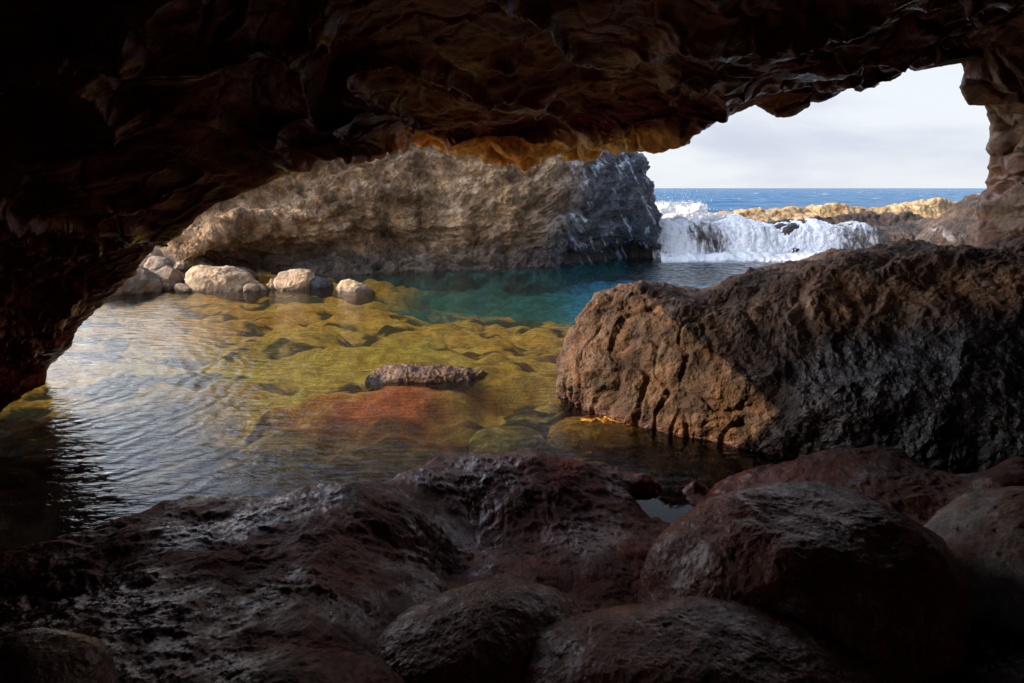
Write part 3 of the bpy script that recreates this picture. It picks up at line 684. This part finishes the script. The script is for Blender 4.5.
# ------------------------------------------------------------------ pool bed
def pool_bed():
    na, nb = 900, 700
    ys = np.concatenate([np.linspace(-4, 3, 60, endpoint=False), 3 * (22.5 / 3) ** np.linspace(0, 1, nb - 60)])
    hw = np.interp(ys, [-4, 3, 22.5], [9, 9, 26])
    u = np.linspace(-1, 1, na); u = np.sign(u) * np.abs(u) ** 1.35
    x = u[:, None] * hw[None, :]; y = np.repeat(ys[None, :], na, 0)
    p = np.stack([x.ravel(), y.ravel(), np.zeros(x.size)], -1)
    X, Y = p[:, 0], p[:, 1]
    # bank shallow in the middle left, falling away to a deep channel at the far right and in the near shade
    ctrl = [(150,300,-.15),(250,300,-.2),(330,300,-.25),(400,310,-.3),(470,320,-.35),(540,345,-.35),(420,340,-.3),(300,330,-.35),(180,320,-.3),(120,330,-.5),(200,380,-.5),(300,380,-.35),(360,390,-.25),(420,385,-.2),(300,430,-.5),(200,440,-.9),(100,420,-1.0),
            (60,480,-1.2),(400,430,-.6),(500,400,-.5),(540,380,-.4),(500,440,-.5),(600,420,-.45),(700,460,-.6),(400,287,-.6),(450,286,-.7),(500,284,-.8),(560,290,-.8),(480,302,-.5),(540,304,-.55),(600,285,-.9),(650,275,-.9),(720,265,-.9),(300,283,-.15),(220,285,-.1),(560,320,-.45),
            (130,292,-.05),(380,283,-.4),(430,278,-.6)]
    a = np.array(ctrl, float); w = PZ(a[:, 0], a[:, 1], a[:, 2] * 0)
    pts = list(w[:, :2]); vals = list(a[:, 2])
    for xx, yy, zz in [(-8,2,-1.4),(8,2,-1.4),(0,0,-1.4),(0,-4,-1.4),(-9,8,-.6),(-10,11,-.1),(-12,14,.05),(-16,13,.1),(-20,8,-.2),(-14,20,.15),(-24,20,.1),(-22,15,.1),(12,12,-1.5),(20,20,-1.5),(0,19,-.7),(-8,17,.3),(10,22,-1.6),(24,5,-1.4)]:
        pts.append(np.array([xx, yy])); vals.append(zz)
    cx = np.linspace(-27, 27, 220); cy = np.linspace(-5, 23, 160)
    GX, GY = np.meshgrid(cx, cy, indexing='ij')
    Z = rbf(np.array(pts), np.array(vals), np.stack([GX.ravel(), GY.ravel()], -1), 5e-2).reshape(GX.shape)
    z = bilinear(Z, cx, cy, X, Y)
    f1, f2, cr = worley(p, 1.9); lump = (.5 - f1)
    rip = fbm(p * np.array([.55, 1.4, 1]), 2.2, 4, .55, 9)
    rl = fbm(p * np.array([.75, 1.3, 1]), 1.25, 3, .5, 109); k_ = 3 * perlin(p, 2.1, 140)
    z = z + .12 * lump + .10 * rip + .55 * rl * sstep(4.5, 6, Y)
    z = np.where(Y < 13.2, -.09 - np.log1p(np.exp(-(z + .09) * 12)) / 12, z)
    
    p[:, 2] = z
    for bx_, by_, bw_, bd_, bh_ in ((392, 388, .8, .38, .24), (500, 358, .55, .4, .16), (300, 330, .6, .4, .1)):
        g_ = PZ(bx_, by_, 0); z = z + bh_ * np.exp(-((X - g_[0] + .15 * k_) / bw_) ** 2 - ((Y - g_[1] + .15 * k_) / bd_) ** 2)
    z = np.where(Y < 13, np.minimum(z, -.05), z)
    p[:, 2] = z
    # growths: ochre, lime green, olive weed, rust by the awash rock; deep-water tint painted over as teal
    k1 = fbm(p * np.array([.5, 1.3, 1]), 1.0, 4, .55, 33); k2 = fbm(p * np.array([.4, 1.6, 1]), 2.2, 4, .6, 53); k3 = fbm(p, .5, 3, .5, 63)
    och = np.array([.97, .53, .08]); lime = np.array([.60, .58, .07]); olive = np.array([.035, .05, .010]); rust = np.array([.95, .27, .06])
    g0 = PZ(330, 350, 0)
    gm = np.exp(-((X - g0[0]) / 2.6) ** 2 - ((Y - g0[1]) / 2.3) ** 2)
    c = mix(och, lime, np.clip(sstep(-.25, .25, k3 + .1) * .1 + gm * .5, 0, 1))
    c = mix(c, olive, sstep(.02, .13, k1 + .45 * k2 - .45 * rl) * .95)
    c = mix(c, c * np.array([1.0, .72, .4]), sstep(0, .3, k2) * .5)
    r0 = PZ(385, 392, 0)
    rm = np.exp(-((X - r0[0]) / .85) ** 2 - ((Y - r0[1]) / .5) ** 2)
    c = mix(c, rust, np.clip(rm * 1.9 - .25 + .8 * k2, 0, 1))
    r1 = PZ(520, 345, 0); rm = np.exp(-((X - r1[0]) / 1.0) ** 2 - ((Y - r1[1]) / 1.2) ** 2); c = mix(c, np.array([.45, .16, .03]), np.clip(rm * .7, 0, 1) * sstep(-.1, .2, k2))
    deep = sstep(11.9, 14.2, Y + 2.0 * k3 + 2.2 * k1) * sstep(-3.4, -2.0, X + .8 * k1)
    c = mix(c, [.02, .24, .18], deep)  # colour of the deep water painted onto the bed
    c = mix(c, [.06, .46, .78], deep * sstep(.5, 3.5, X))  # bluer to the right: sky reflection below the falls painted into the bed
    dk = np.maximum(sstep(7.0, 5.6, Y) * .85, sstep(-3.0, -4.2, X) * sstep(8.4, 7.2, Y) * .95)  # mask for painted shade: under the cave wall and in the near pool
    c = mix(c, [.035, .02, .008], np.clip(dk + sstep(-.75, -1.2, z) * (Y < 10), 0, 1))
    c = mix(c, [.2, .16, .12], sstep(-.02, .08, z))
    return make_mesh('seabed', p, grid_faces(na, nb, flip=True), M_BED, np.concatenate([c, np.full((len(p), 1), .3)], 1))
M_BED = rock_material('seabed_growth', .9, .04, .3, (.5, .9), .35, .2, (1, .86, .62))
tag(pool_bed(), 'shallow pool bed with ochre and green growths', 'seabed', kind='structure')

def base_sheet():
    m, nt = new_mat('deep_ground'); q = NT(nt)
    out = q.n('ShaderNodeOutputMaterial'); b = q.n('ShaderNodeBsdfPrincipled', i_Roughness=.9)
    n = q.n('ShaderNodeTexNoise', i_Scale=.5, i_Detail=6.0); mx = q.n('ShaderNodeMix', data_type='RGBA'); q.l(n.outputs[0], mx.inputs[0])
    mx.inputs[6].default_value = (.02, .02, .018, 1); mx.inputs[7].default_value = (.06, .055, .045, 1); q.l(mx.outputs[2], b.inputs['Base Color']); q.l(b.outputs[0], out.inputs[0])
    V = np.array([[-9000, -9000, -2.6], [9000, -9000, -2.6], [9000, 9500, -2.6], [-9000, 9500, -2.6]], float)
    return tag(make_mesh('ground', V, np.array([[0, 1, 2, 3]]), m), 'dark rock ground under the water', 'ground', kind='structure')
base_sheet()

# ------------------------------------------------------------------ pool water
def pool_water():
    m, nt = new_mat('pool_water'); q = NT(nt)
    out = q.n('ShaderNodeOutputMaterial')
    geo = q.n('ShaderNodeNewGeometry'); pos = geo.outputs['Position']
    mp = q.n('ShaderNodeMapping'); mp.inputs['Scale'].default_value = (.42, 1.0, 1); mp.inputs['Rotation'].default_value = (0, 0, math.radians(-14)); q.l(pos, mp.inputs[0])
    n1 = q.n('ShaderNodeTexNoise', i_Scale=11.0, i_Detail=4.0, i_Roughness=.5, i_Distortion=.3); q.l(mp.outputs[0], n1.inputs['Vector'])
    n2 = q.n('ShaderNodeTexNoise', i_Scale=1.7, i_Detail=3.0, i_Roughness=.5, i_Distortion=.4); q.l(mp.outputs[0], n2.inputs['Vector'])
    # rings running out from the left wall
    cpt = PZ(-40, 395, 0)
    mp2 = q.n('ShaderNodeMapping'); mp2.inputs['Location'].default_value = (-float(cpt[0]), -float(cpt[1]), 0); q.l(pos, mp2.inputs[0])
    wv = q.n('ShaderNodeTexWave', wave_type='RINGS', rings_direction='SPHERICAL', i_Scale=1.5, i_Distortion=9.0, i_Detail=3.0); wv.inputs['Detail Scale'].default_value = 1.2
    q.l(mp2.outputs[0], wv.inputs['Vector'])
    dist = q.n('ShaderNodeVectorMath', operation='LENGTH'); q.l(mp2.outputs[0], dist.inputs[0])
    ringamt = q.ramp(dist.outputs['Value'], 2.0, 6.5, 1, .12)
    # calm in the hollow beside the boulders
    sep = q.n('ShaderNodeSeparateXYZ'); q.l(pos, sep.inputs[0])
    calm = q.ramp(sep.outputs['Y'], 4.1, 4.9, .03, 1.0)
    h = q.math('ADD', q.math('ADD', q.math('MULTIPLY', n1.outputs[0], .021), q.math('MULTIPLY', n2.outputs[0], .014)), q.math('MULTIPLY', q.math('MULTIPLY', wv.outputs['Fac'], ringamt), .006))
    lefty = q.ramp(sep.outputs['X'], -.6, .5, 1.0, 0.0)
    calm2 = q.math('MAXIMUM', calm, lefty)
    far = q.math('MULTIPLY', q.ramp(sep.outputs['X'], -2.5, 2.0), q.ramp(sep.outputs['Y'], 8, 12)); h = q.math('MULTIPLY', h, q.math('MULTIPLY', calm2, q.math('ADD', 1.0, q.math('MULTIPLY', far, 1.2))))
    bp = q.n('ShaderNodeBump', i_Strength=1.0, i_Distance=1.0); q.l(h, bp.inputs['Height'])
    fr = q.n('ShaderNodeFresnel', i_IOR=1.33); q.l(bp.outputs[0], fr.inputs['Normal'])
    gl = q.n('ShaderNodeBsdfGlossy'); gl.inputs['Roughness'].default_value = .012; gl.inputs['Color'].default_value = (1, 1, 1, 1); q.l(bp.outputs[0], gl.inputs['Normal'])
    tr = q.n('ShaderNodeBsdfTransparent'); tr.inputs[0].default_value = (.98, 1, .97, 1)
    mx = q.n('ShaderNodeMixShader'); q.l(fr.outputs[0], mx.inputs[0]); q.l(tr.outputs[0], mx.inputs[1]); q.l(gl.outputs[0], mx.inputs[2]); q.l(mx.outputs[0], out.inputs[0])
    ys = np.concatenate([np.linspace(-4, 2.2, 12, endpoint=False), 2.2 * (22.2 / 2.2) ** np.linspace(0, 1, 1000)])
    hwl = np.interp(ys, [-4, 2.2, 22.2], [9, 9, 30]); u = np.linspace(-1, 1, 1100); u = u * (.45 + .55 * np.abs(u))
    p = np.stack([(u[:, None] * hwl[None, :]).ravel(), np.repeat(ys[None, :], len(u), 0).ravel(), np.zeros(len(u) * len(ys))], -1)
    ca, sa = math.cos(.25), math.sin(.25)
    qd = np.stack([(p[:, 0] * ca - p[:, 1] * sa) * .5, p[:, 0] * sa + p[:, 1] * ca, p[:, 2]], -1)
    fa = (.25 + .75 * sstep(-1.5, 2.5, p[:, 0])) * sstep(8.5, 13, p[:, 1])
    cm = np.maximum(sstep(4.1, 4.9, p[:, 1]), sstep(.4, -.6, p[:, 0]))
    cr = PZ(-40, 395, 0); dd = np.hypot(p[:, 0] - cr[0], p[:, 1] - cr[1])
    z = .008 * fbm(qd, 2.6, 3, .5, 3) * (1 + 5 * fa) + fa * .010 * fbm(qd * np.array([1.6, 1, 1]), 5, 2, .5, 8)
    z = z + .0014 * np.sin(2 * math.pi * (dd + .7 * fbm(p, .9, 3, .5, 6)) / .33) * sstep(6.5, 2.0, dd)
    p[:, 2] = z * cm
    return tag(make_mesh('pool_water', p, grid_faces(len(u), len(ys), flip=True), m), 'clear rippled water of the natural pool', 'pool water', kind='structure')
pool_water()

# ------------------------------------------------------------------ rocks in the pool
SH = (.46, .34, .22)
def shore_stone(px, py, Y, r, seed, label, rgb=SH, facet=.5, wet=.1, group='stones on the far left shore', rot=0, res=(110, 160), z=None):
    c = P(px, py, Y)
    if z is not None: c[2] = z
    o = stone_mesh('boulder', c, r, M_SHORE, flat_col(rgb, wet, z0=.0, z1=.14), seed, res=res, amp=(.3, .08, .03), facet=facet, rot=rot)
    return tag(o, label, 'boulder', group)
shore_stone(222, 287, 13.9, (.9, .6, .46), 1, 'largest pale boulder at the left waterline, humped with its left side sunlit', res=(150, 220), rot=.2)
shore_stone(297, 288, 13.9, (.42, .4, .46), 2, 'pale pointed boulder standing in the water, sunlit on its left', facet=.8)
shore_stone(318, 290, 14.2, (.36, .36, .34), 5, 'low dark wet boulder leaning against the pale pointed one', rgb=(.07, .07, .08), wet=.9)
shore_stone(353, 293, 13.8, (.50, .4, .30), 4, 'pale low boulder furthest out in the pool, flat topped', facet=.7)
shore_stone(262, 292, 13.7, (.22, .2, .2), 6, 'small brown stone left of the pointed boulder', rgb=(.16, .12, .08))
shore_stone(276, 290, 13.8, (.2, .2, .24), 7, 'small brown stone touching the pointed boulder', rgb=(.16, .12, .08))
shore_stone(134, 286, 13.5, (.62, .5, .5), 8, 'brown boulder by the cave wall at the waterline', rgb=(.17, .13, .1))
shore_stone(168, 285, 13.9, (.42, .4, .36), 9, 'flat brown stone between the wall boulder and the largest one', rgb=(.2, .155, .11))
shore_stone(190, 272, 15.0, (.5, .45, .36), 10, 'pale stone behind the largest boulder', rgb=(.3, .25, .19))
shore_stone(163, 270, 14.8, (.36, .32, .3), 13, 'small pale stone second up the left bank', rgb=(.3, .24, .18))
shore_stone(150, 257, 15.2, (.32, .3, .28), 14, 'pale stone high on the left bank beside the cave wall', rgb=(.32, .26, .19))
shore_stone(198, 259, 15.6, (.27, .26, .26), 15, 'round grey cobble on top of the left bank', rgb=(.22, .19, .165), facet=0)
shore_stone(176, 261, 15.4, (.3, .28, .22), 16, 'flat grey stone beside the round cobble', rgb=(.2, .17, .14))
shore_stone(208, 272, 15.2, (.3, .3, .26), 17, 'small dark stone at the foot of the headland', rgb=(.12, .095, .075))
shore_stone(240, 277, 15.0, (.42, .35, .25), 18, 'low dark stone under the headland overhang', rgb=(.12, .1, .08))
shore_stone(105, 290, 13.0, (.4, .35, .3), 19, 'pale stone half hidden by the cave wall', rgb=(.26, .2, .15))

for i_ in range(26):
    px_ = 112 + i_ * 5.6 + random.uniform(-3, 3); py_ = random.uniform(284, 291) if i_ % 2 else random.uniform(268, 284)
    w_ = PZ(px_, py_, 0); rr_ = random.uniform(.10, .22)
    o = stone_mesh('cobble', w_ + np.array([0, 0, random.uniform(.0, .06)]), (rr_ * 1.3, rr_, rr_ * .8), M_SHORE, flat_col(random.choice([(.3, .22, .15), (.2, .15, .11), (.4, .31, .21)]), .2), 200 + i_, res=(40, 60), amp=(.3, .06, .03), facet=.5, rot=random.uniform(0, 3))
    tag(o, 'small loose cobble on the shore at the foot of the headland', 'cobble', 'cobbles on the far left shore')

# rock awash in the middle of the pool, wide and flat
o = stone_mesh('boulder', PZ(420, 375, 0) + np.array([0, 0, -.075]), (.84, .36, .135), M_LIT, flat_col((.13, .072, .042), .6, z0=-.02, z1=.04), 41, res=(220, 340), amp=(.45, .14, .05), rot=-.05, facet=.75)
tag(o, 'flat dark rock just breaking the surface in the middle of the pool', 'boulder')
def sunk(px, py, z, r, seed, rgb, label, rot=0):
    c = PZ(px, py, 0) + np.array([0, 0, z])
    o = stone_mesh('boulder', c, r, M_BED, lambda w: np.concatenate([mix(np.array(rgb) * .5, np.array(rgb) * 1.15, sstep(-.3, .3, fbm(w * np.array([1, 2.2, 1]), 3, 4, .6, 4))), np.full((len(w), 1), .3)], 1), seed, res=(160, 240), amp=(.2, .06, .03), rot=rot)
    return tag(o, label, 'boulder', 'sunken boulders')
sunk(608, 420, -.16, (.58, .36, .15), 44, (.95, .50, .08), 'orange sunken boulder under the blunt end of the big right rock')
sunk(507, 428, -.22, (.36, .34, .19), 45, (.75, .55, .13), 'olive green sunken boulder just behind the ledge')

# ------------------------------------------------------------------ light
SUN_AZ_LEFT, SUN_EL = math.radians(-5), math.radians(30)      # from the left, a touch behind the standpoint
sd = Vector((-math.cos(SUN_AZ_LEFT) * math.cos(SUN_EL), math.sin(SUN_AZ_LEFT) * math.cos(SUN_EL), math.sin(SUN_EL)))
sl = bpy.data.lights.new('sun', 'SUN'); sl.energy = 5.0; sl.angle = math.radians(.5); sl.color = (1, .75, .45)
so = bpy.data.objects.new('sun', sl); COL.objects.link(so); so.rotation_euler = sd.to_track_quat('Z', 'Y').to_euler()

wd = bpy.data.worlds.new('World'); scene.world = wd; wd.use_nodes = True
nt = wd.node_tree; nt.nodes.clear(); q = NT(nt)
out = q.n('ShaderNodeOutputWorld'); bg = q.n('ShaderNodeBackground', i_Strength=.15)
sky = q.n('ShaderNodeTexSky', sky_type='NISHITA', sun_disc=False, sun_elevation=SUN_EL, sun_rotation=math.atan2(sd.x, sd.y), altitude=0, air_density=1, dust_density=1.0, ozone_density=1)
tc = q.n('ShaderNodeTexCoord'); mp = q.n('ShaderNodeMapping'); mp.inputs['Scale'].default_value = (1, 1, 4.5); q.l(tc.outputs['Generated'], mp.inputs[0])
n = q.n('ShaderNodeTexNoise', i_Scale=2.2, i_Detail=6.0, i_Roughness=.5, i_Distortion=.3); q.l(mp.outputs[0], n.inputs['Vector'])
cl = q.n('ShaderNodeMix', data_type='RGBA'); q.l(q.ramp(n.outputs[0], .4, .64), cl.inputs[0]); cl.inputs[6].default_value = (5.95, 6.25, 6.6, 1); cl.inputs[7].default_value = (4.4, 4.7, 5.6, 1)
sp = q.n('ShaderNodeSeparateXYZ'); q.l(tc.outputs['Generated'], sp.inputs[0])
cov = q.ramp(sp.outputs['Z'], .25, .65, .93, .2)
mx = q.n('ShaderNodeMix', data_type='RGBA'); q.l(cov, mx.inputs[0]); q.l(sky.outputs[0], mx.inputs[6]); q.l(cl.outputs[2], mx.inputs[7])
nm = q.n('ShaderNodeVectorMath', operation='NORMALIZE'); q.l(tc.outputs['Generated'], nm.inputs[0])
dt = q.n('ShaderNodeVectorMath', operation='DOT_PRODUCT'); q.l(nm.outputs[0], dt.inputs[0]); dt.inputs[1].default_value = tuple(sd)
gl = q.math('ADD', 1.0, q.math('MULTIPLY', q.math('POWER', q.math('MAXIMUM', dt.outputs['Value'], 0.0), 2.0), 4.6))
sc2 = q.n('ShaderNodeVectorMath', operation='SCALE'); q.l(mx.outputs[2], sc2.inputs[0]); q.l(gl, sc2.inputs['Scale'])
q.l(sc2.outputs[0], bg.inputs[0]); q.l(bg.outputs[0], out.inputs[0])

# ------------------------------------------------------------------ camera and render
cd = bpy.data.cameras.new('camera'); cd.sensor_width = 36; cd.lens = FPX / W * 36; cd.clip_start = .05; cd.clip_end = 20000
co = bpy.data.objects.new('camera', cd); COL.objects.link(co); co.location = (0, 0, CAMZ); co.rotation_euler = (math.pi / 2 - PITCH, 0, 0)
scene.camera = co
scene.render.engine = 'CYCLES'
scene.view_settings.view_transform = 'Standard'; scene.view_settings.look = 'None'; scene.view_settings.exposure = 0
scene.cycles.use_denoising = True
scene.cycles.max_bounces = 8; scene.cycles.diffuse_bounces = 4; scene.cycles.glossy_bounces = 4; scene.cycles.transparent_max_bounces = 12
scene.cycles.caustics_reflective = True; scene.cycles.sample_clamp_indirect = 4
